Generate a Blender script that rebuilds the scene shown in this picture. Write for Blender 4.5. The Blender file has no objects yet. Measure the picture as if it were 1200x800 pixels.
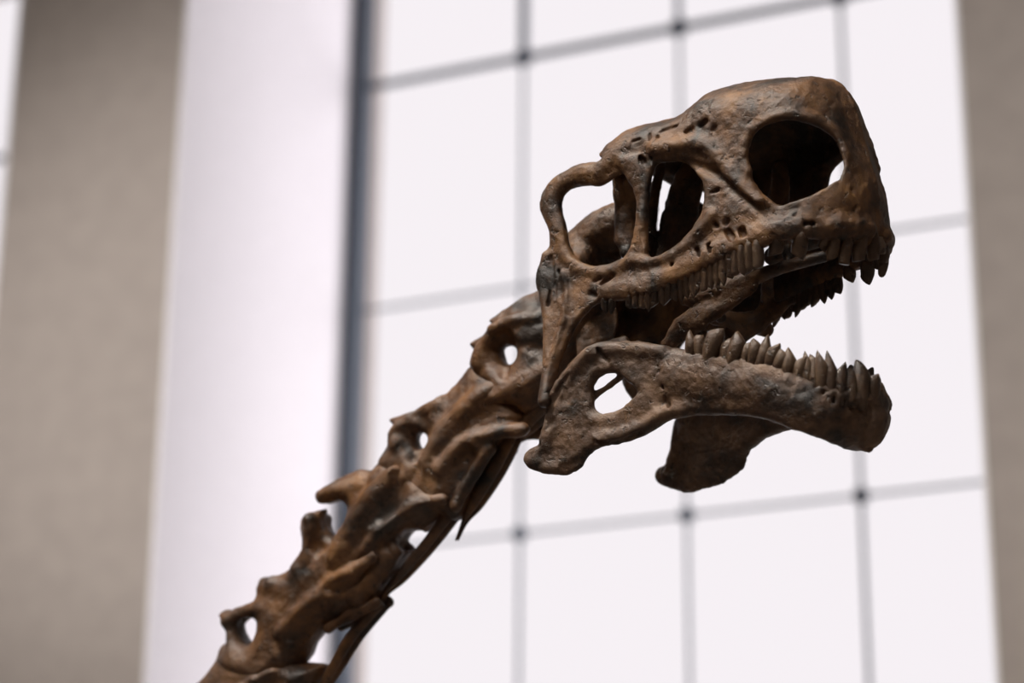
import bpy, math, random
import numpy as np
from mathutils import Matrix, Vector

random.seed(7)
RNG = np.random.default_rng(11)
COL = bpy.context.scene.collection

# ------------------------------------------------------------------ camera
TH, ROLL, FPX = math.radians(20.4373), math.radians(0.555), 85.5464 / 36 * 1200
PHI = math.radians(23.8306)
CAM = np.array([0.0, 0.0, 1.6])
Fv = np.array([0, math.cos(TH), math.sin(TH)])
r0 = np.array([1.0, 0, 0]); u0 = np.array([0, -math.sin(TH), math.cos(TH)])
Rv = r0 * math.cos(ROLL) + u0 * math.sin(ROLL)
Uv = u0 * math.cos(ROLL) - r0 * math.sin(ROLL)


def ray(px, py):
    return Fv + Rv * (px - 600) / FPX - Uv * (py - 400) / FPX


def camvec(a, b, c):           # right, up, towards the viewer -> world
    return Rv * a + Uv * b - Fv * c


def unit(v):
    v = np.asarray(v, float)
    return v / np.linalg.norm(v)


# ------------------------------------------------------------------ helpers: objects
def tag(o, label=None, cat=None, group=None, kind=None):
    if label: o['label'] = label
    if cat: o['category'] = cat
    if group: o['group'] = group
    if kind: o['kind'] = kind
    return o


def mesh_obj(name, verts, faces, mat, parent=None, matrix=None, smooth=True, label=None):
    me = bpy.data.meshes.new(name)
    verts = np.asarray(verts, np.float32)
    if isinstance(faces, np.ndarray):
        n = len(faces)
        me.vertices.add(len(verts)); me.vertices.foreach_set('co', verts.ravel())
        me.loops.add(n * 4); me.loops.foreach_set('vertex_index', faces.astype(np.int32).ravel())
        me.polygons.add(n); me.polygons.foreach_set('loop_start', np.arange(0, n * 4, 4, dtype=np.int32))
        me.update(calc_edges=True); me.validate()
    else:
        me.from_pydata(verts.tolist(), [], [list(f) for f in faces]); me.update()
    if smooth:
        me.polygons.foreach_set('use_smooth', np.ones(len(me.polygons), bool))
    me.materials.append(mat)
    o = bpy.data.objects.new(name, me); COL.objects.link(o)
    if parent is not None: o.parent = parent
    if matrix is not None: o.matrix_local = matrix
    if label: o['label'] = label
    return o


# ------------------------------------------------------------------ materials
def new_mat(name):
    m = bpy.data.materials.new(name); m.use_nodes = True
    nt = m.node_tree
    return m, nt, nt.nodes['Principled BSDF']


def bone_mat(name, dark, mid, light, grey, rough=0.42, seed=0.0, greyamt=0.35):
    m, nt, bs = new_mat(name)
    N, L = nt.nodes.new, nt.links.new
    tc = N('ShaderNodeTexCoord'); mp = N('ShaderNodeMapping'); mp.inputs['Location'].default_value = (seed, seed * 2, seed * .5)
    L(tc.outputs['Object'], mp.inputs['Vector'])

    def noise(scale, detail=4, rgh=.55, dist=0.):
        n = N('ShaderNodeTexNoise'); n.inputs['Scale'].default_value = scale
        n.inputs['Detail'].default_value = detail; n.inputs['Roughness'].default_value = rgh
        n.inputs['Distortion'].default_value = dist
        L(mp.outputs[0], n.inputs['Vector']); return n
    n1 = noise(16, 6, .62, .4)
    cr = N('ShaderNodeValToRGB'); e = cr.color_ramp.elements
    e[0].position = .36; e[0].color = (*dark, 1); e[1].position = .72; e[1].color = (*light, 1)
    x = e.new(.5); x.color = (*mid, 1)
    L(n1.outputs['Fac'], cr.inputs[0])
    n2 = noise(7, 3, .5)
    r2 = N('ShaderNodeMapRange'); r2.inputs[1].default_value = .48; r2.inputs[2].default_value = .72
    r2.inputs[3].default_value = 0; r2.inputs[4].default_value = greyamt
    L(n2.outputs['Fac'], r2.inputs[0])
    mx = N('ShaderNodeMix'); mx.data_type = 'RGBA'; mx.inputs['B'].default_value = (*grey, 1)
    L(r2.outputs[0], mx.inputs['Factor']); L(cr.outputs[0], mx.inputs['A'])
    # dark pores and stain specks
    n3 = noise(85, 3, .6, .3)
    r3 = N('ShaderNodeMapRange'); r3.inputs[1].default_value = .60; r3.inputs[2].default_value = .72
    r3.inputs[3].default_value = 0; r3.inputs[4].default_value = .75
    L(n3.outputs['Fac'], r3.inputs[0])
    mx2 = N('ShaderNodeMix'); mx2.data_type = 'RGBA'; mx2.inputs['B'].default_value = (.012, .009, .008, 1)
    L(r3.outputs[0], mx2.inputs['Factor']); L(mx.outputs['Result'], mx2.inputs['A'])
    # thin ochre rubbing marks
    n4 = noise(48, 5, .7, 1.2)
    r4 = N('ShaderNodeMapRange'); r4.inputs[1].default_value = .62; r4.inputs[2].default_value = .75
    r4.inputs[3].default_value = 0; r4.inputs[4].default_value = .5
    L(n4.outputs['Fac'], r4.inputs[0])
    mx3 = N('ShaderNodeMix'); mx3.data_type = 'RGBA'; mx3.inputs['B'].default_value = (.24, .12, .045, 1)
    L(r4.outputs[0], mx3.inputs['Factor']); L(mx2.outputs['Result'], mx3.inputs['A'])
    L(mx3.outputs['Result'], bs.inputs['Base Color'])
    rr = N('ShaderNodeMapRange'); rr.inputs[3].default_value = rough - .08; rr.inputs[4].default_value = rough + .22
    L(n1.outputs['Fac'], rr.inputs[0]); L(rr.outputs[0], bs.inputs['Roughness'])
    nb = noise(130, 6, .65)
    sub = N('ShaderNodeMath'); sub.operation = 'SUBTRACT'
    L(nb.outputs['Fac'], sub.inputs[0]); L(r3.outputs[0], sub.inputs[1])
    bp = N('ShaderNodeBump'); bp.inputs['Strength'].default_value = .7; bp.inputs['Distance'].default_value = .003
    L(sub.outputs[0], bp.inputs['Height']); L(bp.outputs[0], bs.inputs['Normal'])
    return m


M_SKULL = bone_mat('skull_bone', (.014, .009, .006), (.082, .038, .016), (.235, .112, .038), (.150, .105, .080), .43, 0., .10)
M_JAW = bone_mat('jaw_bone', (.016, .011, .009), (.080, .042, .023), (.19, .105, .055), (.150, .112, .090), .42, 3.1, .3)
M_NECK = bone_mat('neck_bone', (.015, .009, .006), (.095, .041, .015), (.23, .105, .035), (.160, .12, .10), .36, 7.7, .3)
M_TOOTH = bone_mat('tooth_enamel', (.022, .014, .010), (.075, .042, .024), (.150, .092, .052), (.13, .10, .08), .32, 5.2, .3)


def plain_mat(name, col, rough=.8, bump=.0, scale=30, metallic=0., vary=.06):
    m, nt, bs = new_mat(name)
    N, L = nt.nodes.new, nt.links.new
    tc = N('ShaderNodeTexCoord'); n = N('ShaderNodeTexNoise'); n.inputs['Scale'].default_value = scale
    n.inputs['Detail'].default_value = 4
    L(tc.outputs['Object'], n.inputs['Vector'])
    cr = N('ShaderNodeValToRGB'); e = cr.color_ramp.elements
    e[0].position = .3; e[1].position = .7
    e[0].color = (*[c * (1 - vary) for c in col], 1); e[1].color = (*[min(1, c * (1 + vary)) for c in col], 1)
    L(n.outputs['Fac'], cr.inputs[0]); L(cr.outputs[0], bs.inputs['Base Color'])
    bs.inputs['Roughness'].default_value = rough; bs.inputs['Metallic'].default_value = metallic
    if bump:
        b = N('ShaderNodeBump'); b.inputs['Strength'].default_value = bump; b.inputs['Distance'].default_value = .002
        L(n.outputs['Fac'], b.inputs['Height']); L(b.outputs[0], bs.inputs['Normal'])
    return m


M_WALL = plain_mat('beige_plaster', (.37, .325, .300), .9, .15, 12)
M_LINING = plain_mat('white_window_lining', (.78, .755, .785), .7, .05, 20, vary=.02)
M_CEIL = plain_mat('ceiling_plaster', (.62, .58, .54), .9, .1, 10)
M_FLOOR = plain_mat('stone_floor', (.22, .19, .165), .45, .1, 5, vary=.15)
M_STEEL = plain_mat('dark_blue_grey_window_steel', (.042, .056, .082), .5, .1, 25)
M_IRON = plain_mat('black_iron', (.02, .02, .022), .5, .1, 40, 1.)

M_GLASS = bpy.data.materials.new('window_glass'); M_GLASS.use_nodes = True
nt = M_GLASS.node_tree; nt.nodes.clear()
out = nt.nodes.new('ShaderNodeOutputMaterial'); tr = nt.nodes.new('ShaderNodeBsdfTransparent')
tr.inputs[0].default_value = (.985, .98, .985, 1)
gl = nt.nodes.new('ShaderNodeBsdfGlossy'); gl.inputs['Roughness'].default_value = .02
fr = nt.nodes.new('ShaderNodeFresnel'); fr.inputs['IOR'].default_value = 1.45
lw = nt.nodes.new('ShaderNodeMath'); lw.operation = 'MULTIPLY'; lw.inputs[1].default_value = .012
mixs = nt.nodes.new('ShaderNodeMixShader')
nt.links.new(fr.outputs[0], lw.inputs[0]); nt.links.new(lw.outputs[0], mixs.inputs[0])
nt.links.new(tr.outputs[0], mixs.inputs[1]); nt.links.new(gl.outputs[0], mixs.inputs[2])
nt.links.new(mixs.outputs[0], out.inputs[0])


# ------------------------------------------------------------------ the hall, in wall coordinates
DW, DREC = 6.0, 1.195
E_ = np.array([math.cos(PHI), -math.sin(PHI), 0]); M_ = np.array([math.sin(PHI), math.cos(PHI), 0])
HALL = Matrix(((E_[0], M_[0], 0, 0), (E_[1], M_[1], 0, 0), (0, 0, 1, 0), (0, 0, 0, 1)))
# hall local: x along the window wall, y away from the camera (wall face at DW), z up


def boxes(name, bl, mat, kind='structure', parent=None, matrix=HALL):
    vs, fs = [], []
    for (x0, x1, y0, y1, z0, z1) in bl:
        b = len(vs)
        vs += [(x0, y0, z0), (x1, y0, z0), (x1, y1, z0), (x0, y1, z0), (x0, y0, z1), (x1, y0, z1), (x1, y1, z1), (x0, y1, z1)]
        fs += [[b + i for i in f] for f in ((0, 3, 2, 1), (4, 5, 6, 7), (0, 1, 5, 4), (1, 2, 6, 5), (2, 3, 7, 6), (3, 0, 4, 7))]
    o = mesh_obj(name, vs, fs, mat, parent, matrix if parent is None else None, smooth=False)
    if kind and parent is None: o['kind'] = kind
    return o


ZR = [1.6 + DW * h for h in (.667 - .1475 * 4, .667 - .1475 * 3, .667 - .1475 * 2, .667 - .1475, .667, .667 + .1475)]
Z0W, Z1W = ZR[0], ZR[-1]
CEIL = 9.6
W1 = (-.637 * DW, -.217 * DW)
W2 = (-1.165 * DW, -.7445 * DW)
XL, XR = -10.5, 6.5
YB = -5.0
YG = DW * DREC            # glazing plane
YO = YG + .25             # outer face of the wall

wall = boxes('wall_back', [
    (XL, W2[0], DW, YO, 0, CEIL), (W2[1], W1[0], DW, YO, 0, CEIL), (W1[1], XR, DW, YO, 0, CEIL),
    (W2[0], W2[1], DW, YO, 0, Z0W), (W1[0], W1[1], DW, YO, 0, Z0W),
    (W2[0], W2[1], DW, YO, Z1W, CEIL), (W1[0], W1[1], DW, YO, Z1W, CEIL)], M_WALL)
boxes('floor', [(XL, XR, YB, YO, -.2, 0)], M_FLOOR)
boxes('ceiling', [(XL, XR, YB, YO, CEIL, CEIL + .2)], M_CEIL)
boxes('wall_left', [(XL - .2, XL, YB, YO, 0, CEIL)], M_WALL)
boxes('wall_right', [(XR, XR + .2, YB, YO, 0, CEIL)], M_WALL)
boxes('wall_front', [(XL, XR, YB - .2, YB, 0, CEIL)], M_WALL)


def window(n, x0, x1):
    lin = .012
    boxes('trim_%d' % n, [(x0, x0 + lin, DW, YG + .1, Z0W, Z1W), (x1 - lin, x1, DW, YG + .1, Z0W, Z1W),
                          (x0 + lin, x1 - lin, DW, YG + .1, Z0W, Z0W + lin), (x0 + lin, x1 - lin, DW, YG + .1, Z1W - lin, Z1W)], M_LINING)
    fw = .062
    a, b = x0 + lin, x1 - lin
    root = boxes('window_%d' % n, [
        (a, a + fw, YG - .03, YG + .03, Z0W + lin, Z1W - lin), (b - fw, b, YG - .03, YG + .03, Z0W + lin, Z1W - lin),
        (a + fw, b - fw, YG - .03, YG + .03, Z0W + lin, Z0W + .06), (a + fw, b - fw, YG - .03, YG + .03, Z1W - .06, Z1W - lin)], M_STEEL)
    w = x1 - x0
    xs = [x0 + w * k for k in (.115 / .42, .2135 / .42, .3105 / .42)]
    ztr = ZR[4]
    bars = []
    for i, x in enumerate(xs):
        h = (.0044, .0044, .0062)[i]
        bars.append((x - h, x + h, YG - .007, YG + .007, Z0W + .06, ztr - .02))
        h2 = (.012, .007, .006)[i]
        bars.append((x - h2, x + h2, YG - .015, YG + .015, ztr + .02, Z1W - .06))
    boxes('glazing_bar', bars, M_STEEL, None, root)
    rows = []
    for z in ZR[1:4]:
        rows.append((a + fw, b - fw, YG - .006, YG + .006, z - .0045, z + .0045))
    boxes('cross_bar', rows, M_STEEL, None, root)
    boxes('transom', [(a + fw, b - fw, YG - .010, YG + .010, ztr - .011, ztr + .011)], M_STEEL, None, root)
    bosses = [(x - .02, x + .02, YG - .016, YG + .016, z - .02, z + .02) for x in xs for z in (ZR[1], ZR[2])]
    bosses += [(x - .024, x + .024, YG - .016, YG + .016, ztr - .024, ztr + .024) for x in xs]
    boxes('joint_plate', bosses, M_STEEL, None, root)
    boxes('pane', [(a + fw, b - fw, YG - .003, YG + .003, Z0W + .06, Z1W - .06)], M_GLASS, None, root)


window(1, *W1)
window(2, *W2)


# ------------------------------------------------------------------ signed distance bone modelling
class Frame:
    def __init__(s, o, x, n):
        s.o = np.asarray(o, float); s.n = unit(n); x = np.asarray(x, float)
        s.x = unit(x - s.n * (x @ s.n)); s.z = np.cross(s.x, s.n)
        if s.z @ Uv < 0: s.z = -s.z
        s.A = np.stack([s.x, s.n, s.z])           # world -> local rows

    def P(s, px, py, y):                          # where the sight line meets the plane y = const
        v = ray(px, py); t = (y - (CAM - s.o) @ s.n) / (v @ s.n)
        return s.A @ (CAM + v * t - s.o)

    def W(s, p): return s.o + s.A.T @ np.asarray(p, float)

    def matrix(s, off=(0, 0, 0)):
        o = s.o - np.asarray(off)
        c = np.stack([s.x, -s.n, s.z], 1)
        return Matrix([[*c[i], o[i]] for i in range(3)] + [[0, 0, 0, 1]])


def spline(pts, n=8, closed=False):
    p = np.asarray(pts, float); m = len(p); out = []
    for i in range(m if closed else m - 1):
        if closed: a, b, c, d = p[(i - 1) % m], p[i], p[(i + 1) % m], p[(i + 2) % m]
        else: a, b, c, d = p[max(i - 1, 0)], p[i], p[i + 1], p[min(i + 2, m - 1)]
        for k in range(n):
            t = k / n
            out.append(.5 * (2 * b + (c - a) * t + (2 * a - 5 * b + 4 * c - d) * t * t + (3 * b - a - 3 * c + d) * t ** 3))
    if not closed: out.append(p[-1])
    return np.array(out)


def poly_sd(X, Z, poly):
    d = np.full(X.shape, 1e9); s = np.zeros(X.shape, bool); n = len(poly)
    for i in range(n):
        a = poly[i]; b = poly[(i + 1) % n]; e = b - a; l = e @ e + 1e-18
        t = np.clip(((X - a[0]) * e[0] + (Z - a[1]) * e[1]) / l, 0, 1)
        d = np.minimum(d, (X - a[0] - t * e[0]) ** 2 + (Z - a[1] - t * e[1]) ** 2)
        c = (a[1] > Z) != (b[1] > Z)
        with np.errstate(divide='ignore', invalid='ignore'):
            xi = a[0] + (Z - a[1]) / (e[1] if abs(e[1]) > 1e-12 else 1e-12) * e[0]
        s ^= c & (X < xi)
    d = np.sqrt(d)
    return np.where(s, -d, d)


def line_d(X, Z, poly):
    d = np.full(np.shape(X), 1e9)
    for a, b in zip(poly[:-1], poly[1:]):
        e = b - a; l = e @ e + 1e-18
        t = np.clip(((X - a[0]) * e[0] + (Z - a[1]) * e[1]) / l, 0, 1)
        d = np.minimum(d, (X - a[0] - t * e[0]) ** 2 + (Z - a[1] - t * e[1]) ** 2)
    return np.sqrt(d)


def smin(a, b, k):
    h = np.maximum(k - np.abs(a - b), 0) / k
    return np.minimum(a, b) - h * h * k * .25


def smax(a, b, k): return -smin(-a, -b, k)


class Vol:
    """half volume y >= 0 in a bone's own frame; mirrored when meshed"""
    def __init__(s, lo, hi, h):
        s.h = h
        s.x = np.arange(lo[0], hi[0], h, dtype=np.float32); s.y = np.arange(0, hi[1], h, dtype=np.float32)
        s.z = np.arange(lo[2], hi[2], h, dtype=np.float32)
        s.D = np.full((len(s.x), len(s.y), len(s.z)), .03, np.float32)
        s.full = False

    def mirror(s):
        s.D = np.concatenate([s.D[:, :0:-1], s.D], 1); s.y = np.concatenate([-s.y[:0:-1], s.y]); s.full = True

    def _sl(s, lo, hi):
        r = []
        for a, l, u in ((s.x, lo[0], hi[0]), (s.y, lo[1], hi[1]), (s.z, lo[2], hi[2])):
            i, j = np.searchsorted(a, l), np.searchsorted(a, u)
            if j <= i: return None
            r.append(slice(i, j))
        return tuple(r)

    def tube(s, pts, rad, k=.008, cut=False, n=5, flat=None):
        """round cone chain along a spline; flat=(fx,fy,fz) stretches the section"""
        pts = np.asarray(pts, float); rad = np.broadcast_to(np.asarray(rad, float), (len(pts),))
        q = spline(np.c_[pts, rad], n) if len(pts) > 2 else np.c_[pts, rad]
        if len(q) == 1: q = np.vstack([q, q])
        mx = q[:, 3].max() + k + .004
        f = np.ones(3) if flat is None else np.asarray(flat, float)
        sl = s._sl(q[:, :3].min(0) - mx * f.max(), q[:, :3].max(0) + mx * f.max())
        if sl is None: return
        X = s.x[sl[0]][:, None, None] / f[0]; Y = s.y[sl[1]][None, :, None] / f[1]; Z = s.z[sl[2]][None, None, :] / f[2]
        best = None
        for a, b in zip(q[:-1], q[1:]):
            A = a[:3] / f; e = b[:3] / f - A; l = e @ e + 1e-12
            t = np.clip(((X - A[0]) * e[0] + (Y - A[1]) * e[1] + (Z - A[2]) * e[2]) / l, 0, 1)
            d = np.sqrt((X - A[0] - t * e[0]) ** 2 + (Y - A[1] - t * e[1]) ** 2 + (Z - A[2] - t * e[2]) ** 2) - (a[3] + (b[3] - a[3]) * t)
            best = d if best is None else np.minimum(best, d)
        best = (best * f.min()).astype(np.float32)
        D = s.D[sl]
        s.D[sl] = smax(D, -best, k) if cut else smin(D, best, k)

    def sheet(s, d2, w, half, k=.006, ku=.006, outer=False):
        """curved plate about y = w(x,z), clipped by the 2D distance d2"""
        gx, gz = np.gradient(w, s.h)
        g = np.sqrt(1 + np.clip(gx * gx + gz * gz, 0, 30)).astype(np.float32)
        half = np.broadcast_to(half, w.shape)
        hf = half[:, None, :].astype(np.float32)          # outer: w is the outer skin, else the middle of the plate
        d = np.abs((s.y[None, :, None] - w[:, None, :].astype(np.float32)) / g[:, None, :] + (hf if outer else 0)) - hf
        d = smax(d, d2[:, None, :].astype(np.float32), k)
        s.D = smin(s.D, d.astype(np.float32), ku)

    def solid(s, d2, w, k=.006, ku=.006):
        gx, gz = np.gradient(w, s.h)
        g = np.sqrt(1 + np.clip(gx * gx + gz * gz, 0, 12)).astype(np.float32)
        d = (s.y[None, :, None] - w[:, None, :].astype(np.float32)) / g[:, None, :]
        d = smax(d, d2[:, None, :].astype(np.float32), k)
        s.D = smin(s.D, d.astype(np.float32), ku)

    def noise(s, cell, amp):
        dims = [int((a[-1] - a[0]) / cell) + 3 for a in (s.x, s.y, s.z)]
        g = RNG.uniform(-1, 1, dims).astype(np.float32)
        for ax, a in enumerate((s.x, s.y, s.z)):
            u = (a - a[0]) / cell; i = u.astype(int); t = u - i; t = t * t * (3 - 2 * t)
            sh = [1, 1, 1]; sh[ax] = len(a); t = t.reshape(sh).astype(np.float32)
            g = np.take(g, i, ax) * (1 - t) + np.take(g, i + 1, ax) * t
        s.D += g * np.float32(amp)

    def mesh(s):
        if not s.full: s.mirror()
        D = s.D; D[0] = D[-1] = .02; D[:, 0] = D[:, -1] = .02; D[:, :, 0] = D[:, :, -1] = .02
        I = D < 0
        c = np.zeros(tuple(n - 1 for n in D.shape), np.uint8)
        for i in (0, 1):
            for j in (0, 1):
                for k in (0, 1):
                    c += I[i:I.shape[0] - 1 + i, j:I.shape[1] - 1 + j, k:I.shape[2] - 1 + k]
        act = (c > 0) & (c < 8)
        ids = np.full(c.shape, -1, np.int32); idx = np.argwhere(act); ids[act] = np.arange(len(idx))
        pos = np.zeros((len(idx), 3)); cnt = np.zeros(len(idx))
        cs = [(i, j, k) for i in (0, 1) for j in (0, 1) for k in (0, 1)]
        val = {q: D[idx[:, 0] + q[0], idx[:, 1] + q[1], idx[:, 2] + q[2]] for q in cs}
        for a in cs:
            for ax in range(3):
                if a[ax]: continue
                b = list(a); b[ax] = 1; b = tuple(b)
                va, vb = val[a], val[b]; m = (va < 0) != (vb < 0)
                t = np.where(m, va / np.where(m, va - vb, 1), 0)
                p = np.zeros((len(idx), 3)); p += a; p[:, ax] += t
                pos[m] += p[m]; cnt[m] += 1
        pos = (pos / cnt[:, None] + idx) * s.h + np.array([s.x[0], s.y[0], s.z[0]])
        F = []
        for ax in range(3):
            n = D.shape
            a = [slice(1, n[q] - 1) for q in range(3)]; b = list(a)
            a[ax] = slice(0, n[ax] - 1); b[ax] = slice(1, n[ax])
            A, B = I[tuple(a)], I[tuple(b)]
            e = np.argwhere(A != B)
            if not len(e): continue
            fl = A[e[:, 0], e[:, 1], e[:, 2]]
            e = e + 1; e[:, ax] -= 1
            o1, o2 = [q for q in range(3) if q != ax]
            if ax == 1: o1, o2 = o2, o1
            def cell(d1, d2):
                q = e.copy(); q[:, o1] -= d1; q[:, o2] -= d2
                return ids[q[:, 0], q[:, 1], q[:, 2]]
            quad = np.stack([cell(1, 1), cell(0, 1), cell(0, 0), cell(1, 0)], 1)
            quad[~fl] = quad[~fl][:, ::-1]
            F.append(quad)
        F = np.concatenate(F); F = F[(F >= 0).all(1)]
        # one light smoothing pass removes the voxel stepping
        for _ in range(2):
            acc = np.zeros_like(pos); n_ = np.zeros(len(pos))
            for i in range(4):
                np.add.at(acc, F[:, i], pos[F[:, (i + 1) % 4]]); np.add.at(n_, F[:, i], 1)
            ok = n_ > 0
            pos[ok] = pos[ok] * .5 + acc[ok] / n_[ok, None] * .5
        return pos, F


PXM = 3.6 / FPX          # metres per photo pixel at the skull


def tube_mesh(pts, rad, n=10, m=4, squash=None):
    q = spline(np.c_[np.asarray(pts, float), np.asarray(rad, float)], m) if len(pts) > 2 else np.c_[pts, rad]
    vs, fs = [], []
    up = np.array([0, 1., 0])
    for i in range(len(q)):
        t = unit(q[min(i + 1, len(q) - 1), :3] - q[max(i - 1, 0), :3])
        a = unit(np.cross(t, up)); b = np.cross(t, a)
        for k in range(n):
            th = 2 * math.pi * k / n
            vs.append(q[i, :3] + q[i, 3] * (a * math.cos(th) + b * math.sin(th) * (squash or 1)))
    for i in range(len(q) - 1):
        for k in range(n):
            fs.append([i * n + k, i * n + (k + 1) % n, (i + 1) * n + (k + 1) % n, (i + 1) * n + k])
    fs.append(list(range(n))[::-1]); fs.append([(len(q) - 1) * n + k for k in range(n)])
    return np.array(vs), fs


def tooth_mesh(base, tip, wdir, width, thick, chip=0., blunt=0.):
    """spoon shaped peg from base to tip, root pushed into the bone"""
    ax = tip - base; ln = np.linalg.norm(ax); ax = ax / ln
    wd = unit(wdir - ax * (wdir @ ax)); td = np.cross(ax, wd)
    prof = [(-.45, .55, .8), (-.1, .78, 1.), (.2, .95, 1.), (.5, 1., .9), (.75, .95, .75), (.9, .78, .55), (.98, .48, .32)]
    n = 12; vs, fs = [], []
    for i, (t, w, h) in enumerate(prof):
        if t > .7: w, h = w + blunt * (.95 - w), h + blunt * (.8 - h)
        c = base + ax * ln * t + td * math.sin(max(t, 0) * 2.2) * thick * .18
        for k in range(n):
            th = 2 * math.pi * k / n
            slope = chip * math.cos(th) * max(t, 0) ** 3
            vs.append(c + wd * math.cos(th) * w * width / 2 + td * math.sin(th) * h * thick / 2 - ax * slope * ln)
    for i in range(len(prof) - 1):
        for k in range(n):
            fs.append([i * n + k, i * n + (k + 1) % n, (i + 1) * n + (k + 1) % n, (i + 1) * n + k])
    fs.append(list(range(n))[::-1]); fs.append([(len(prof) - 1) * n + k for k in range(n)])
    return np.array(vs), fs


#=SKULL
# ------------------------------------------------------------------ cranium frame
YAW = math.radians(38)
LC = camvec(math.sin(YAW), -.18, -math.cos(YAW))            # towards the far side of the head
NC = -unit(LC)
XC = camvec(1, .27, 0); XC = XC - Fv * 0
# forward axis: image direction (1,.27) and perpendicular to the lateral axis
lc = np.array([LC @ Rv, LC @ Uv, -(LC @ Fv)])
cz = -(lc[0] * 1 + lc[1] * .27) / lc[2]
XC = camvec(1, .27, cz)
OC = CAM + ray(840, 260) * 3.62
CR = Frame(OC, XC, NC)

# mid-line profile (top and front), photo points
PROF = [(560, 70, .04), (660, 150, .04), (714, 182, .04), (735, 166, .04), (757, 152, .035), (775, 147, .03), (800, 142, .025),
        (822, 136, .02), (840, 123, .015), (860, 110, .01), (885, 102, .01), (915, 96, .01), (945, 92.5, .01), (972, 94, 0),
        (986, 102, 0), (996, 117, 0), (1004, 140, 0), (1010, 165, 0), (1018, 190, 0), (1026, 215, 0), (1031, 240, 0), (1031, 262, 0), (1027, 284, 0), (1025, 310, 0)]
prof2 = spline([CR.P(*p)[[0, 2]] for p in PROF], 4)
profc = np.vstack([prof2, [prof2[-1, 0], prof2[-1, 1] - .5], [prof2[0, 0], prof2[-1, 1] - .5]])
QX = CR.P(640, 470, .145)[0]; EX = CR.P(748, 250, .12)[0]; AX = CR.P(870, 200, .1)[0]; TX = CR.P(1031, 262, 0)[0]
QZ = CR.P(640, 470, .145)[2]; EZ = CR.P(700, 300, .125)[2]


def wC(x, z):
    x = np.asarray(x, float); z = np.asarray(z, float)
    W = np.interp(x, [QX, EX, AX, TX], [.132, .125, .118, .094])
    W = W + .022 * np.clip((EZ - z) / (EZ - QZ), 0, 1) ** 1.3 * np.clip((EX - x) / (EX - QX), 0, 1)
    rr = np.interp(x, [EX, AX, TX - .05], [.055, .075, .085])
    d = np.clip(np.where(poly_sd(x, z, profc) < 0, line_d(x, z, prof2), 0) / rr, 0, 1)
    return W * np.sqrt(np.maximum(1 - (1 - d) ** 2, 1e-4))


def on_surf(fr, w, px, py, y0=.1):
    """nearest point of the bone surface y = w(x,z) on the sight line"""
    ys = np.linspace(.19, 0, 191)
    p = np.array([fr.P(px, py, y) for y in ys])
    g = ys - w(p[:, 0], p[:, 2])
    i = np.argmax(g <= 0)
    if g[i] > 0: i = int(np.argmin(g))
    if i > 0 and g[i] <= 0:
        t = g[i - 1] / (g[i - 1] - g[i]); y = ys[i - 1] + (ys[i] - ys[i - 1]) * t
    else: y = ys[i]
    return fr.P(px, py, y)


def sC(px, py): return on_surf(CR, wC, px, py)


def loopC(pts): return spline([(CR.P(*p) if len(p) == 3 else sC(*p))[[0, 2]] for p in pts], 5, True)


OUT = PROF[2:23] + [(1012, 284), (985, 281), (960, 279), (930, 278), (905, 282), (885, 290), (862, 297), (840, 306), (815, 320), (790, 331),
       (770, 341), (745, 348), (725, 351), (706, 351), (692, 360), (678, 374), (667, 392), (656, 420), (648, 448), (642, 474), (633, 472), (636, 440),
       (637, 405), (637, 375), (632, 350), (630, 328), (636, 303), (643, 282), (641, 265), (634, 252), (631, 240), (635, 224), (647, 209), (662, 199), (680, 191), (700, 191), (709, 188)]
ORBIT = [(654, 238), (656, 223), (668, 216), (690, 216), (708, 215), (720, 207), (730, 203), (737, 212), (745, 232), (745, 252), (741, 275),
         (733, 297), (718, 307), (700, 312), (683, 310), (671, 301), (663, 288), (660, 270), (656, 254)]
ANTORB = [(758, 300), (757, 275), (757, 250), (759, 228), (762, 206), (768, 191), (783, 188), (799, 190), (812, 198), (821, 212), (824, 230), (821, 248), (810, 268), (797, 283), (782, 295), (768, 302)]
NARIS = [(870, 182), (873, 163), (881, 150), (893, 141), (910, 136), (930, 136), (950, 139), (963, 146), (975, 155), (984, 166), (987, 180), (987, 195), (982, 206),
         (974, 214), (960, 222), (940, 231), (922, 237), (910, 238), (899, 232), (889, 224), (880, 211), (874, 198)]

lo = np.array([1e9] * 3); hi = -lo
for p in OUT + [(640, 480, .16)]:
    q = CR.P(*p) if len(p) == 3 else sC(*p); lo = np.minimum(lo, q); hi = np.maximum(hi, q)
V = Vol(lo - .03, np.maximum(hi, [0, .165, 0]) + .03, .0017)
X2, Z2 = np.meshgrid(V.x.astype(float), V.z.astype(float), indexing='ij')
w2 = wC(X2, Z2)
d2 = poly_sd(X2, Z2, loopC(OUT))
for h in (ORBIT, ANTORB, NARIS):
    d2 = smax(d2, -poly_sd(X2, Z2, loopC(h)), .004)
half = np.interp(X2, [QX, EX, TX], [.0062, .0062, .0085])
V.sheet(d2, w2 + .0015, half, .007, outer=True)


def T(pts, r, k=.008, cut=False, dy=0., flat=None):
    """tube on the cheek surface: points are photo pixels (px,py[,y])"""
    P3 = []
    for p in pts:
        if len(p) == 3: q = CR.P(*p)
        else:
            q = sC(*p); q = q + np.array([0, dy, 0])
        P3.append(q)
    V.tube(P3, np.asarray(r, float) * PXM, k, cut, flat=flat)


qw = poly_sd(X2, Z2, spline([CR.P(x, y, 0)[[0, 2]] for x, y in ((652, 335), (650, 380), (646, 430), (655, 445), (675, 425), (705, 402), (722, 392), (716, 345))], 4, True))
V.sheet(qw, np.full_like(w2, 0.), .004, .005, .006)                                        # inner wing behind the cheek
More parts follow.
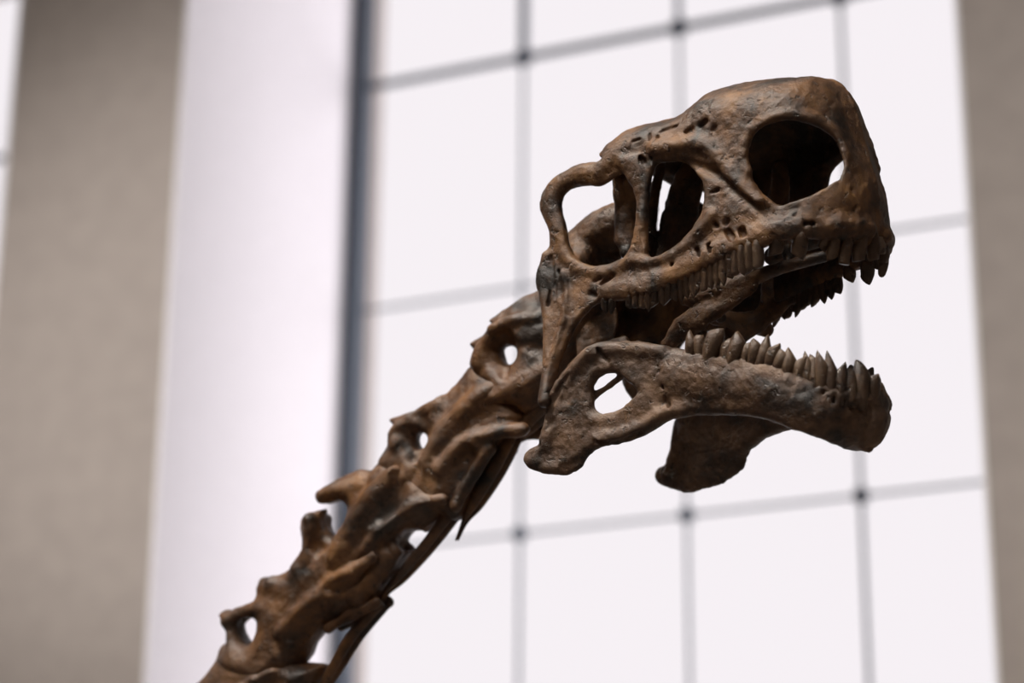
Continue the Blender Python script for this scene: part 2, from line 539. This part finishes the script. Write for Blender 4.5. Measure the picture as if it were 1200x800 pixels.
# thick bone edges and bars
T([(700, 202), (682, 203), (664, 210), (650, 224), (644, 243), (650, 262), (655, 282), (662, 300)], [12, 13, 11, 9, 10, 9, 8, 7], dy=-.007)
T([(660, 296), (676, 313), (700, 319), (722, 314), (742, 304)], [6, 7, 6, 6, 5], dy=-.004)
T([(733, 190), (744, 212), (751, 235), (750, 262), (745, 285), (736, 306)], [9, 6, 4.5, 4.5, 4.5, 5], dy=-.003)
T([(745, 190), (752, 210), (753, 230)], [9, 6, 3], dy=-.003)
T([(742, 306), (765, 306), (786, 300), (806, 286), (822, 268), (835, 252)], [5, 5, 6, 7, 8, 8], dy=-.002)
T([(712, 340), (745, 336), (780, 325), (815, 306), (845, 291), (885, 275), (925, 264), (975, 264)], [7, 8, 9, 9, 9, 9, 9, 9], dy=-.007, k=.014)
T([(975, 264), (1000, 266), (1015, 268)], [9, 10, 10], dy=-.006, k=.014)
T([(662, 322), (665, 345), (661, 376), (651, 410), (642, 445), (639, 470)], [5, 4, 4, 4, 5, 7], dy=.001, k=.005)
T([(640, 300), (634, 330), (640, 360), (641, 395), (640, 430), (638, 468)], [7, 7, 5, 5, 5, 7], dy=-.004)
T([(712, 184), (720, 178), (733, 173)], [5, 7, 8], dy=-.004)
T([(738, 190), (722, 186), (706, 196)], [8, 8, 9], dy=-.004)
T([(770, 175), (790, 172), (825, 170), (850, 195), (868, 216), (890, 236)], [9, 9, 8, 6, 5, 4], dy=.001, k=.012)   # nasal ledge
T([(876, 200), (872, 178), (879, 156), (897, 142), (925, 135), (955, 141), (978, 157), (990, 180)], [3.5, 3.5, 3.5, 4, 5, 5, 4, 3], dy=-.003, k=.012)
# grooves, slits and foramina
T([(792, 189), (815, 193), (838, 203), (856, 219), (874, 234), (892, 246)], [3, 5, 5, 5, 4, 3], cut=True, k=.006, dy=.002)
T([(898, 246), (915, 246), (930, 243)], [5, 7, 5], cut=True, k=.014, dy=.006)
for (a, b, c, d, r) in ((818, 293, 822, 300, 4.2), (832, 288, 835, 296, 4.2), (853, 272, 859, 280, 4.4), (870, 270, 872, 275, 4.6), (811, 303, 814, 311, 3), (789, 311, 792, 320, 4),
                        (706, 333, 718, 323, 2.6), (693, 344, 697, 346, 4), (776, 153, 793, 148, 2.6), (742, 166, 750, 163, 1.8), (822, 147, 828, 142, 3.4), (808, 167, 811, 164, 3),
                        (836, 152, 838, 149, 2), (804, 156, 812, 151, 2.2), (732, 188, 737, 196, 4), (751, 185, 754, 189, 3.5), (931, 252, 936, 242, 2), (914, 252, 917, 252, 2.2),
                        (999, 222, 1000, 224, 2), (850, 262, 853, 258, 3), (838, 262, 841, 266, 2.5), (835, 225, 842, 222, 2.6), (697, 330, 704, 326, 1.8), (645, 342, 643, 358, 2.2), (655, 318, 657, 321, 2.5),
                        (770, 160, 776, 172, 1.4), (763, 168, 764, 180, 1.2), (944, 262, 952, 262, 2.5), (1001, 247, 1004, 243, 2)):
    T([(a, b), (c, d)], [r, r], cut=True, k=.003)
for a, b in (((764, 187), (761, 158)), ((652, 355), (646, 300))):
    T([a, ((a[0] + b[0]) / 2 + 1, (a[1] + b[1]) / 2), b], [1.4, 1.8, 1.2], cut=True, k=.003)
# socket hollows above the tooth row
for k_ in range(17):
    f = k_ / 16; px = 738 + f * 150; py = np.interp(px, [738, 770, 790, 815, 840, 862, 888], [345, 338, 328, 316, 302, 293, 286])
    T([(px, py + 3), (px + 1, py - 3)], [1.6, .8], cut=True, k=.003)

# inside of the skull, photo points with their own distance from the mid-line
def TI(pts, r, k=.012, cut=False, flat=None):
    V.tube([CR.P(*p) for p in pts], np.asarray(r, float) * PXM, k, cut, flat=flat)


TI([(688, 290, 0), (715, 272, 0), (742, 258, 0), (752, 256, 0)], [26, 30, 24, 16], flat=(1, 1.3, 1))          # braincase
TI([(700, 330, 0), (690, 300, 0)], [26, 26], flat=(1, 1.5, 1))
TI([(705, 330, 0), (690, 345, 0)], [20, 19])                                                                    # condyle that meets the neck
TI([(690, 300, .02), (672, 312, .06), (656, 320, .10), (645, 330, .122)], [18, 14, 11, 9])                       # rear wing to the cheek
TI([(740, 215, .09), (743, 240, .075), (740, 265, .07), (735, 295, .085)], [10, 11, 10, 9])                      # inner flange of the orbit
TI([(727, 206, .085), (729, 225, .08), (731, 248, .08), (728, 280, .085)], [10, 11, 11, 9])
TI([(648, 462, .13), (662, 446, .10), (684, 425, .06), (730, 405, .02)], [6, 8, 10, 10], flat=(1, .7, 1.2))
TI([(782, 402, .05), (804, 382, .056), (830, 364, .058), (860, 348, .055), (884, 337, .05)], [9, 16, 15, 11, 6], flat=(1, .4, 1), k=.005)
TI([(845, 372, -.03), (845, 372, 0)], [7, 7])
# bones seen through the opening in front of the eye
TI([(816, 190, 0), (807, 215, 0), (800, 240, 0), (793, 270, 0), (786, 300, 0)], [15, 21, 24, 25, 23], flat=(1, .5, 1), k=.006)
TI([(905, 300, 0), (940, 282, 0), (985, 262, 0)], [10, 14, 18])                                                  # snout floor
TI([(925, 300, .02), (915, 270, .035), (912, 245, .05)], [7, 6, 6])

TI([(914, 196, 0), (914, 222, 0), (910, 250, 0)], [9, 13, 14], flat=(1, .5, 1))
TI([(972, 104, 0), (990, 120, 0), (997, 150, 0), (1006, 185, 0), (1014, 220, 0), (1017, 262, 0)], [6, 7, 8, 9, 9, 8], k=.02)
V.mirror()
# one-sided bones inside the mouth
pw = poly_sd(X2, Z2, spline([CR.P(x, y, -.06)[[0, 2]] for x, y in ((640, 330), (640, 380), (652, 425), (668, 440), (700, 418), (740, 408), (785, 402), (808, 385), (830, 365), (800, 335), (760, 315), (700, 300))], 4, True))
V.sheet(pw, np.full_like(w2, -.06), .005, .005, .006)                                       # far pterygoid wall, deep in shadow
V.tube([CR.P(776, 176, .012), CR.P(772, 205, .012), CR.P(765, 245, .012), CR.P(759, 306, .012)], np.array([7, 6, 6, 8]) * PXM, .006)
TI([(800, 352, .06), (830, 343, .055), (862, 333, .048), (890, 322, .040), (925, 311, .032), (966, 300, .02)], [4, 8, 10, 9, 7, 7], flat=(1, 1.2, 1))   # palate shelf
# the far upper eye bar arches higher than the near one
fl = np.array([1, -1, 1])
V.tube([sC(660, 212) * fl, sC(676, 205) * fl, sC(694, 203) * fl, sC(708, 200) * fl], np.array([19, 26, 27, 24]) * PXM, .004, True)
V.tube([sC(648, 228) * fl, sC(655, 200) * fl + [0, .012, .024], sC(690, 178) * fl + [0, .02, .028], sC(732, 172) * fl + [0, .025, -.006]], np.array([8, 8, 8, 8]) * PXM, .01)
V.tube([CR.P(838, 372, -.02), CR.P(868, 376, -.05), CR.P(898, 386, -.085)], np.array([9, 10, 9]) * PXM, .01)
V.tube([CR.P(900, 318, -.03), CR.P(899, 345, -.05), CR.P(902, 370, -.075)], np.array([7, 7, 7]) * PXM, .01)
V.tube([sC(640, 452) * fl, sC(638, 478) * fl + [0, 0, -.02]], np.array([12, 18]) * PXM, .006, True)
V.noise(.024, .0009); V.noise(.011, .0007); V.noise(.0055, .0006)
CV, CF = V.mesh()
del V

ROOT = bpy.data.objects.new('dinosaur_skeleton', None); COL.objects.link(ROOT)
ROOT.empty_display_size = .1
tag(ROOT, 'brown long-necked dinosaur skeleton with gaping toothed jaws in front of the tall window', 'skeleton')


def bone(name, fr, verts, faces, mat, parent=None, label=None):
    """link a bone mesh; its own axes are forward, far side, up (right handed)"""
    verts = np.asarray(verts, float) * np.array([1, -1, 1])
    if isinstance(faces, np.ndarray):
        q = verts[faces]
        vol = (np.cross(q[:, 0], q[:, 1]) * q[:, 2]).sum() + (np.cross(q[:, 0], q[:, 2]) * q[:, 3]).sum()
        if vol < 0: faces = faces[:, ::-1].copy()
    else:
        vol = 0.
        for f in faces:
            for i in range(1, len(f) - 1): vol += np.cross(verts[f[0]], verts[f[i]]) @ verts[f[i + 1]]
        if vol < 0: faces = [list(f)[::-1] for f in faces]
    if parent is None:
        return mesh_obj(name, verts, faces, mat, ROOT, fr.matrix(ROOT_AT), label=label)
    return mesh_obj(name, verts, faces, mat, parent, Matrix.Identity(4), label=label)


# mount foot: straight below the neck
NK_PX = (420, 620)
ROOT_AT = CAM + ray(150, 900) * 3.98; ROOT_AT[2] = 0
ROOT.location = ROOT_AT.tolist()
cranium = bone('cranium', CR, CV, CF, M_SKULL)

# teeth: (base px, base py, tip px, tip py, width px)
UT = [(706, 352, 708, 365, 7), (715, 352, 714, 365, 7), (735, 349, 736, 361, 7), (743, 348, 743, 361, 7), (751, 347, 751, 361.5, 7.5), (758, 345, 757, 361, 8), (766, 342, 765, 359, 8),
      (774, 339, 774, 356, 8), (782, 335, 781, 354.5, 8), (789, 331, 789, 352, 8), (796, 328, 796, 350, 8), (803, 324, 803, 347.5, 8), (810, 320, 810, 345, 8), (817, 317, 817, 342, 8),
      (824, 313, 824, 341, 8), (831, 309, 831, 337.5, 8), (838, 305, 838, 334.5, 8.5), (845, 301, 845, 331, 8.5), (853, 297, 854, 326, 9.5), (860, 295, 861, 322.5, 9.5), (867, 292, 868, 320.5, 10),
      (876, 290, 878, 318.5, 11), (886, 287, 888, 314, 11), (907, 280, 907, 299, 13), (935, 277, 934, 301, 14), (963, 277, 963, 293, 9), (975, 278, 976, 304, 11), (989, 279, 990, 310, 11),
      (1005, 280, 1008, 306, 13), (1020, 281, 1026, 305, 12)]
LT = [(807, 414, 811, 392, 9), (818, 415, 822, 391, 9), (830, 418, 842, 383, 14), (849, 419, 854, 397, 11), (858, 420, 869, 391, 13), (871, 422, 880, 401, 9), (880, 423, 890, 399, 10), (889, 426, 903, 397, 10),
      (899, 429, 911, 404, 10), (909, 433, 919, 410, 11), (919, 438, 928, 414, 11), (933, 443, 939, 418, 10), (942, 447, 947, 418, 9), (951, 451, 955, 418, 9), (960, 455, 965, 418, 10), (970, 460, 973, 421, 10),
      (982, 462, 983, 429, 11), (994, 464, 994, 431, 12), (1006, 465, 1006, 428, 13), (1018, 468, 1022, 440, 12)]


def set_teeth(fr, surf, lst, inset, parent, far_from=0):
    B = [surf(a, b) - np.array([0, inset + (.005 if fr is CR and a > 895 else 0), 0]) for a, b, c, d, w in lst]
    for side in (1, -1):
        for i, (a, b, c, d, w) in enumerate(lst):
            if side < 0 and a < far_from: continue
            if fr is not CR: c, d = c + random.uniform(-2, 2), d + random.uniform(-.5, 3)
            tp = fr.P(c, d, B[i][1] - random.uniform(0, .006))
            t = B[min(i + 1, len(B) - 1)] - B[max(i - 1, 0)]
            base, tip = B[i].copy(), tp.copy()
            if side < 0:
                tip = base + (tip - base) * random.uniform(.75, 1.0) * (.75 if a > 955 else 1)
                base[1] *= -1; tip[1] *= -1; t = t * np.array([1, -1, 1])
            wd = w * PXM * (1.35 if fr is CR else 1.6)
            vs, fs = tooth_mesh(base, tip, t, wd, wd * .95, random.uniform(-.3, .3), (.75 if a > 895 else .35) if fr is CR else (.55 if a > 900 else random.uniform(0, .35)))
            bone('tooth', fr, vs, fs, M_TOOTH, parent)


set_teeth(CR, sC, UT, .0045, cranium)

#=JAW
# ------------------------------------------------------------------ lower jaw
YJ = math.radians(41); WJ = .162
lj = np.array([math.sin(YJ), -.12, -math.cos(YJ)])
LJ = camvec(*lj); NJ = -unit(LJ)
cz = -(lj[0] + lj[1] * .19) / lj[2]
XJ = camvec(1, .19, cz)
OJ = CR.W(CR.P(642, 470, .150)) - WJ * NJ
JW = Frame(OJ, XJ, NJ)
J0 = JW.P(640, 490, WJ)[0]; J1 = JW.P(1029, 482, 0)[0]; JZ = JW.P(1029, 480, 0)[2]


def wJ(x, z):
    x = np.asarray(x, float)
    W = np.interp(x, [J0 - .03, J0, J0 + (J1 - J0) * .5, J1], [WJ + .003, WJ, .124, .085])
    zz = np.asarray(z, float) - JZ
    jf = J1 - np.where(zz < 0, .050 * np.clip(-zz / .058, 0, 1.3) ** 2.3, .022 * np.clip(zz / .048, 0, 1.4) ** 2)
    d = np.clip((jf - x) / .085, 0, 1)
    return W * np.sqrt(np.maximum(1 - (1 - d) ** 2, 1e-4)) + 0 * np.asarray(z, float)


def sJ(px, py): return on_surf(JW, wJ, px, py)


def loopJ(pts): return spline([(JW.P(*p) if len(p) == 3 else sJ(*p))[[0, 2]] for p in pts], 5, True)


JOUT = [(613, 529), (612, 541), (621, 549), (640, 555), (661, 555), (676, 547), (688, 532), (702, 523), (720, 519), (738, 514), (760, 503), (780, 492), (800, 487), (830, 485), (860, 484), (885, 487), (910, 496),
        (935, 505), (955, 513), (970, 521), (985, 527), (1003, 528, .035), (1017, 521, .01), (1027, 508, 0), (1031, 492, 0), (1031, 476, 0), (1027, 453, 0), (1012, 449), (996, 446), (975, 440), (950, 432), (920, 423), (895, 417), (860, 414), (835, 413),
        (810, 412), (785, 406), (750, 401), (720, 400), (702, 402), (686, 410), (671, 425), (656, 445), (648, 462), (643, 480), (637, 500), (630, 517), (621, 524)]
JHOLE = [(692, 470), (691, 455), (697, 443), (709, 437), (720, 438), (732, 446), (742, 455), (742, 463), (731, 472), (716, 481), (703, 484), (695, 480)]
LT_ = [t[:4] for t in LT]
lo = np.array([1e9] * 3); hi = -lo
for p in JOUT:
    q = JW.P(*p) if len(p) == 3 else sJ(*p); lo = np.minimum(lo, q); hi = np.maximum(hi, q)
V = Vol(lo - .03, hi + .03, .0017)
X2, Z2 = np.meshgrid(V.x.astype(float), V.z.astype(float), indexing='ij')
w2 = wJ(X2, Z2)
d2 = smax(poly_sd(X2, Z2, loopJ(JOUT)), -poly_sd(X2, Z2, loopJ(JHOLE)), .004)
V.sheet(d2, w2 + .001, np.interp(X2, [J0, J0 + (J1 - J0) * .45, J1], [.008, .0115, .018]), .014, outer=True)


def T(pts, r, k=.008, cut=False, dy=0., flat=None):
    P3 = [JW.P(*p) if len(p) == 3 else sJ(*p) + np.array([0, dy, 0]) for p in pts]
    V.tube(P3, np.asarray(r, float) * PXM, k, cut, flat=flat)


T([(621, 538), (640, 545), (660, 549)], [8, 8, 6], dy=-.008)
T([(655, 450), (645, 480), (640, 510), (630, 535)], [7, 8, 9, 9], dy=-.006)
T([(650, 462), (672, 432), (695, 412), (730, 408), (775, 412)], [6, 8, 8, 8, 7], dy=-.004)
T([(700, 515), (740, 505), (775, 485), (800, 478)], [7, 8, 7, 7], dy=-.004)
T([(790, 440), (840, 445), (900, 458), (950, 478)], [18, 20, 20, 14], dy=-.020, k=.03)
T([(1016, 508, .006), (1019, 488, .006), (1017, 470, .006)], [13, 15, 13], k=.02)
T([(810, 420), (860, 427), (910, 441), (950, 455), (995, 466), (1018, 470)], [7, 7, 8, 8, 9, 9], dy=-.006)
T([(690, 468, .13), (707, 457, .13), (727, 442, .13)], [4, 3.5, 4], k=.004)                         # inner strut behind the opening
T([(680, 470, .135), (690, 470, .137), (688, 440, .135)], [6, 5, 5], k=.006)
T([(700, 517), (716, 521), (735, 516), (752, 506)], [2.2, 3.2, 3.4, 2.2], cut=True, k=.004, dy=.001)
T([(702, 409), (706, 417), (714, 424)], [3, 4, 2], cut=True, k=.005, dy=.001)
T([(622, 519), (633, 522)], [4, 4], cut=True, k=.006)
T([(772, 430), (779, 455), (782, 470), (790, 484)], [1.8, 2.6, 2.8, 2.2], cut=True, k=.003)
T([(645, 500), (650, 470), (668, 440)], [2, 3, 2], cut=True, k=.006, dy=.004)
T([(663, 548), (690, 534)], [5, 4], cut=True, k=.008, dy=.004)
for i in range(len(LT_) - 1):                      # furrows between the tooth roots
    x = (LT_[i][0] + LT_[i + 1][0]) / 2; y = (LT_[i][1] + LT_[i + 1][1]) / 2
    T([(x + 2, y - 8), (x, y + 4), (x - 4, y + 14)], [2.2, 2.4, 1.0], cut=True, k=.004)
for x, y, r in ((862, 430, 2.2), (882, 433, 2.4), (912, 447, 4), (918, 452, 3), (950, 466, 2.6), (840, 425, 2.5), (826, 424, 2), (1003, 468, 2.5), (895, 437, 2), (975, 470, 2)):
    T([(x, y), (x + 2, y + 3)], [r, r], cut=True, k=.003)
T([(868, 428), (905, 440), (940, 455)], [1.2, 1.6, 1.2], cut=True, k=.003)
V.mirror()
fl = np.array([1, -1, 1])
V.tube([sJ(680, 468) * fl + [0, .02, 0], sJ(705, 460) * fl + [0, .02, 0], sJ(740, 452) * fl + [0, .02, 0]], np.array([30, 30, 26]) * PXM, .01, flat=(1, .2, 1))
V.tube([sJ(660, 545) * fl, sJ(695, 535) * fl, sJ(728, 522) * fl], np.array([10, 15, 12]) * PXM, .012, flat=(1, .5, 1))
V.noise(.024, .0010); V.noise(.011, .0008); V.noise(.0055, .0007)
JV, JF = V.mesh()
del V
jaw = bone('lower_jaw', JW, JV, JF, M_JAW)
set_teeth(JW, sJ, LT, .005, jaw, 900)

#=NECK
# ------------------------------------------------------------------ neck
ln_ = np.array([.40, -.07, -.91]); LN = camvec(*ln_); NN = -unit(LN)
cz = -(ln_[0] * .69 + ln_[1] * .73) / ln_[2]
XN = camvec(.69, .73, cz)
ON = CAM + ray(640, 410) * 3.80
NK = Frame(ON, XN, NN)

V1 = dict(out=[(648, 335), (632, 339), (610, 349), (590, 363), (573, 375), (576, 382), (566, 392), (551, 403), (556, 411), (554, 426), (560, 445), (580, 462), (600, 476), (618, 487), (637, 485), (660, 470), (682, 432), (702, 398), (724, 374), (732, 348), (716, 322), (682, 320)],
          holes=[[(590, 411), (594, 407), (601, 407), (607, 411), (606, 420), (600, 426), (594, 424), (592, 416)]], spine=[(573, 375), (551, 403)],
          ridge=[([(578, 386), (600, 377), (632, 373)], [6, 8, 8], .030), ([(598, 392), (615, 392), (632, 390)], [5, 7, 6], .032), ([(560, 470), (600, 457), (640, 438)], [10, 12, 11], .034), ([(560, 425), (565, 410), (575, 398)], [8, 9, 7], .02)],
          cut=[([(592, 398), (587, 412), (590, 435)], [9, 9, 6], .038), ([(612, 470), (640, 455)], [8, 10], .052), ([(620, 408), (638, 408)], [5, 6], .05)],
          rib=[(655, 462, .015), (632, 478, .017), (612, 500, .015), (596, 515, .012)], rr=[9, 10, 8, 4])
V2 = dict(out=[(560, 424), (545, 440), (530, 453), (521, 464), (500, 475), (475, 483), (456, 491), (461, 502), (453, 523), (444, 542), (455, 562), (480, 582), (515, 602), (538, 612), (553, 592), (570, 562), (585, 536), (597, 516), (614, 503), (622, 488), (610, 470), (590, 440)],
          holes=[[(491, 514), (495, 509), (501, 510), (504, 516), (501, 523), (496, 525), (492, 521)]], spine=[(456, 491), (475, 483)],
          ridge=[([(465, 520), (462, 505), (478, 492), (515, 474)], [8, 7, 7, 8], .018), ([(500, 545), (515, 515), (560, 470), (580, 455)], [10, 12, 14, 10], .032), ([(515, 550), (545, 520), (580, 508), (612, 502)], [7, 8, 9, 8], .044), ([(535, 592), (552, 560), (575, 525)], [6, 8, 7], .042)],
          cut=[([(487, 488), (496, 505), (484, 536)], [7, 8, 6], .034), ([(555, 490), (585, 480), (612, 480)], [5, 7, 6], .056), ([(524, 565), (546, 530)], [4, 6], .054), ([(556, 578), (574, 545)], [4, 5], .056), ([(470, 575), (485, 550)], [6, 7], .05)],
          rib=[(600, 512, .012), (577, 548, .014), (554, 588, .012), (543, 611, .006), (534, 633, .004)], rr=[6, 10, 8, 2.6, 1.2])
V3 = dict(out=[(452, 536), (438, 549), (422, 549), (404, 557), (387, 566), (370, 581), (373, 589), (388, 590), (404, 589), (410, 597), (404, 615), (394, 632), (380, 655), (365, 690), (395, 725), (428, 715), (447, 695), (464, 672), (478, 652), (492, 632), (520, 606), (545, 590), (520, 565), (480, 545)],
          holes=[[(472, 638), (480, 628), (491, 622), (497, 624), (492, 632), (482, 641), (474, 643)]], spine=[(370, 581), (387, 566)],
          ridge=[([(378, 582), (395, 573), (425, 570)], [8, 9, 9], .012), ([(395, 655), (420, 610), (445, 575), (462, 555)], [12, 13, 13, 10], .034), ([(430, 645), (455, 612), (490, 592), (520, 585)], [7, 8, 8, 7], .042), ([(420, 700), (440, 670), (465, 645)], [9, 10, 9], .026)],
          cut=[([(462, 556), (466, 578), (446, 606)], [5, 8, 6], .050), ([(395, 690), (425, 660)], [8, 9], .054), ([(470, 612), (500, 600)], [3, 4], .054)],
          rib=[(528, 600, .014), (497, 640, .014), (466, 676, .012), (450, 695, .006), (442, 713, .004)], rr=[7, 6.5, 5.5, 3, 1.2])
V4 = dict(out=[(383, 596), (368, 597), (357, 601), (352, 611), (353, 627), (357, 642), (348, 659), (335, 670), (318, 675), (306, 677), (302, 690), (302, 703), (282, 711), (263, 714), (257, 722), (265, 734), (266, 755), (256, 775), (285, 800), (330, 805), (358, 775), (372, 750), (392, 728), (425, 712), (447, 695), (440, 650), (405, 615), (394, 628), (384, 618), (381, 606)],
          holes=[[(285, 727), (291, 722), (300, 723), (304, 733), (302, 746), (296, 754), (289, 748), (286, 738)]], spine=[(257, 722), (352, 611)],
          ridge=[([(265, 728), (282, 720), (310, 712)], [7, 8, 9], .014), ([(364, 610), (366, 640), (352, 668)], [9, 11, 12], .022), ([(330, 740), (365, 705), (400, 680), (440, 650)], [7, 8, 8, 7], .042), ([(385, 735), (415, 718), (440, 706)], [7, 8, 7], .022), ([(318, 685), (335, 695)], [10, 10], .02)],
          cut=[([(382, 692), (402, 690), (420, 690)], [9, 11, 8], .060), ([(372, 615), (372, 640)], [5, 7], .036), ([(340, 750), (365, 730)], [7, 8], .056)],
          rib=[(446, 705, .013), (412, 745, .014), (388, 785, .013), (366, 826, .008)], rr=[7, 7, 6, 3])
V5 = dict(out=[(268, 750), (252, 778), (232, 800), (205, 815), (165, 823), (158, 832), (168, 845), (166, 870), (150, 890), (200, 930), (250, 925), (290, 880), (330, 850), (365, 815), (385, 780), (360, 775), (330, 770)],
          holes=[[(186, 838), (194, 833), (203, 838), (202, 855), (195, 862), (188, 852)]], spine=[(158, 832)],
          ridge=[([(168, 838), (190, 828), (215, 822)], [7, 8, 9], .014), ([(240, 860), (275, 820), (320, 790)], [8, 9, 8], .042)],
          cut=[([(290, 810), (320, 800)], [9, 9], .058)], rib=[(370, 805, .013), (325, 860, .014), (295, 905, .012), (275, 940, .006)], rr=[7, 7, 6, 2])
SC = 3.85 / FPX


def vertebra(v, shift=(0, 0)):
    o2 = spline([NK.P(x + shift[0], y + shift[1], 0)[[0, 2]] for x, y in v['out']], 4, True)
    h2 = [spline([NK.P(x + shift[0], y + shift[1], 0)[[0, 2]] for x, y in h], 4, True) for h in v['holes']]
    V = Vol([o2[:, 0].min() - .02, 0, o2[:, 1].min() - .02], [o2[:, 0].max() + .02, .095, o2[:, 1].max() + .02], .002)
    X, Z = np.meshgrid(V.x.astype(float), V.z.astype(float), indexing='ij')
    d = poly_sd(X, Z, o2); dd = d
    for h in h2:
        dd = smax(dd, -poly_sd(X, Z, h), .004)
    # thin dorsal spine, thick body
    zs = Z - np.interp(X, np.sort([o2[:, 0].min(), o2[:, 0].max()]), [0, 0])
    zmin, zmax = o2[:, 1].min(), o2[:, 1].max()
    tz = np.clip((Z - zmin) / (zmax - zmin), 0, 1)
    Wm = np.interp(tz, [0, .25, .5, .8, 1], [.036, .046, .042, .024, .015])
    q = np.clip(-dd / .032, 0, 1)
    V.solid(dd, np.where(q > 0, Wm * np.sqrt(np.maximum(1 - (1 - q) ** 2, 1e-5)), 0), .006)
    f = lambda p, y: [NK.P(a + shift[0], b + shift[1], y) for a, b in p]
    for p, r, y in v['ridge']: V.tube(f(p, y), np.array(r) * SC, .012)
    for p, r, y in v['cut']: V.tube(f(p, y), (np.array(r) + 2) * SC, .010, True)
    for h in h2:                                     # keep the opening clear through the whole width
        c = h.mean(0); rad = np.sqrt(((h - c) ** 2).sum(1)).mean()
        V.tube([(c[0], 0, c[1]), (c[0], .09, c[1])], [rad * .92] * 2, .006, True)
    V.mirror(); V.noise(.03, .0022); V.noise(.014, .0012); V.noise(.006, .0006)
    vs, fs = V.mesh()
    b = bone('cervical_vertebra', NK, vs, fs, M_NECK)
    for s in (1, -1):
        pts = [NK.P(a + shift[0], c + shift[1], y) for a, c, y in v['rib']]
        pts = [(p[0], p[1] * s, p[2]) for p in pts]
        vs, fs = tube_mesh(pts, np.array(v['rr']) * SC, 12, 5, .75)
        bone('cervical_rib', NK, vs, fs, M_NECK, b)
    return b


for v in (V1, V2, V3, V4, V5):
    vertebra(v)

#=LIGHT
# ------------------------------------------------------------------ light
def area(name, loc, target, sx, sy, power, col=(1, 1, 1)):
    l = bpy.data.lights.new(name, 'AREA'); l.shape = 'RECTANGLE'; l.size = sx; l.size_y = sy; l.energy = power; l.color = col
    o = bpy.data.objects.new(name, l); COL.objects.link(o); o.location = loc
    o.rotation_euler = (Vector(target) - Vector(loc)).to_track_quat('-Z', 'Y').to_euler()
    return o


head = CAM + ray(840, 300) * 3.6
area('unseen_overhead_lamp', (-3.0, 1.4, 9.3), head.tolist(), 2.0, 1.7, 72, (1, .925, .83)).data.spread = math.radians(46)
area('unseen_overhead_lamp', (-2.2, -2.2, 9.3), head.tolist(), 3.0, 2.4, 420, (1, .95, .89))  # broad soft fill, added to lift the ambient light


def spot(name, loc, target, power, size, blend, col):
    l = bpy.data.lights.new(name, 'SPOT'); l.energy = power; l.spot_size = math.radians(size); l.spot_blend = blend; l.color = col
    l.shadow_soft_size = .25
    o = bpy.data.objects.new(name, l); COL.objects.link(o); o.location = loc
    o.rotation_euler = (Vector(target) - Vector(loc)).to_track_quat('-Z', 'Y').to_euler()
    return o


wl = CAM + ray(200, 430) * (DW / (ray(200, 430) @ M_))
spot('wall_washer', (-4.2, .4, 3.6), wl.tolist(), 1700, 24, 1., (1, .95, .90))  # unseen spot on the pier; its narrow cone also stands in for lens vignetting
wr = CAM + ray(1190, 330) * (DW / (ray(1190, 330) @ M_))
spot('wall_washer', (2.9, -.2, 4.2), wr.tolist(), 700, 28, 1., (1, .96, .92))

# low light added from the right, grazing the window wall to brighten the reveals
reveal_sun = bpy.data.lights.new('reveal_sun', 'SUN'); reveal_sun.energy = 2.7; reveal_sun.angle = math.radians(35); reveal_sun.color = (1, .965, .985)
so = bpy.data.objects.new('reveal_sun', reveal_sun); COL.objects.link(so)
sdir = -E_ * .84 - M_ * .54 + np.array([0, 0, -.12])
so.rotation_euler = Vector(sdir.tolist()).to_track_quat('-Z', 'Y').to_euler(); so.location = (6, 12, 8)

# portals in the window openings
for (a, b) in (W1, W2):
    l = bpy.data.lights.new('window_portal', 'AREA'); l.shape = 'RECTANGLE'; l.size = b - a; l.size_y = Z1W - Z0W
    l.cycles.is_portal = True
    o = bpy.data.objects.new('window_portal', l); COL.objects.link(o)
    c = HALL @ Vector(((a + b) / 2, YO + .05, (Z0W + Z1W) / 2)); o.location = c
    o.rotation_euler = Vector((-M_[0], -M_[1], 0)).to_track_quat('-Z', 'Z').to_euler()

w = bpy.data.worlds.new('overcast_sky'); bpy.context.scene.world = w; w.use_nodes = True
bg = w.node_tree.nodes['Background']; bg.inputs[0].default_value = (.955, .915, .94, 1); bg.inputs[1].default_value = 1.0

# ------------------------------------------------------------------ camera object
cam = bpy.data.cameras.new('camera'); co = bpy.data.objects.new('camera', cam); COL.objects.link(co)
cam.sensor_width = 36; cam.lens = FPX * 36 / 1200; cam.clip_start = .05; cam.clip_end = 200
B = -Fv
co.matrix_world = Matrix([[Rv[i], Uv[i], B[i], CAM[i]] for i in range(3)] + [[0, 0, 0, 1]])
cam.dof.use_dof = True; cam.dof.focus_distance = 3.52; cam.dof.aperture_fstop = 1.9
sc = bpy.context.scene; sc.camera = co
sc.view_settings.view_transform = 'Standard'; sc.view_settings.look = 'None'
sc.view_settings.exposure = 0; sc.view_settings.gamma = 1; sc.view_settings.use_curve_mapping = False
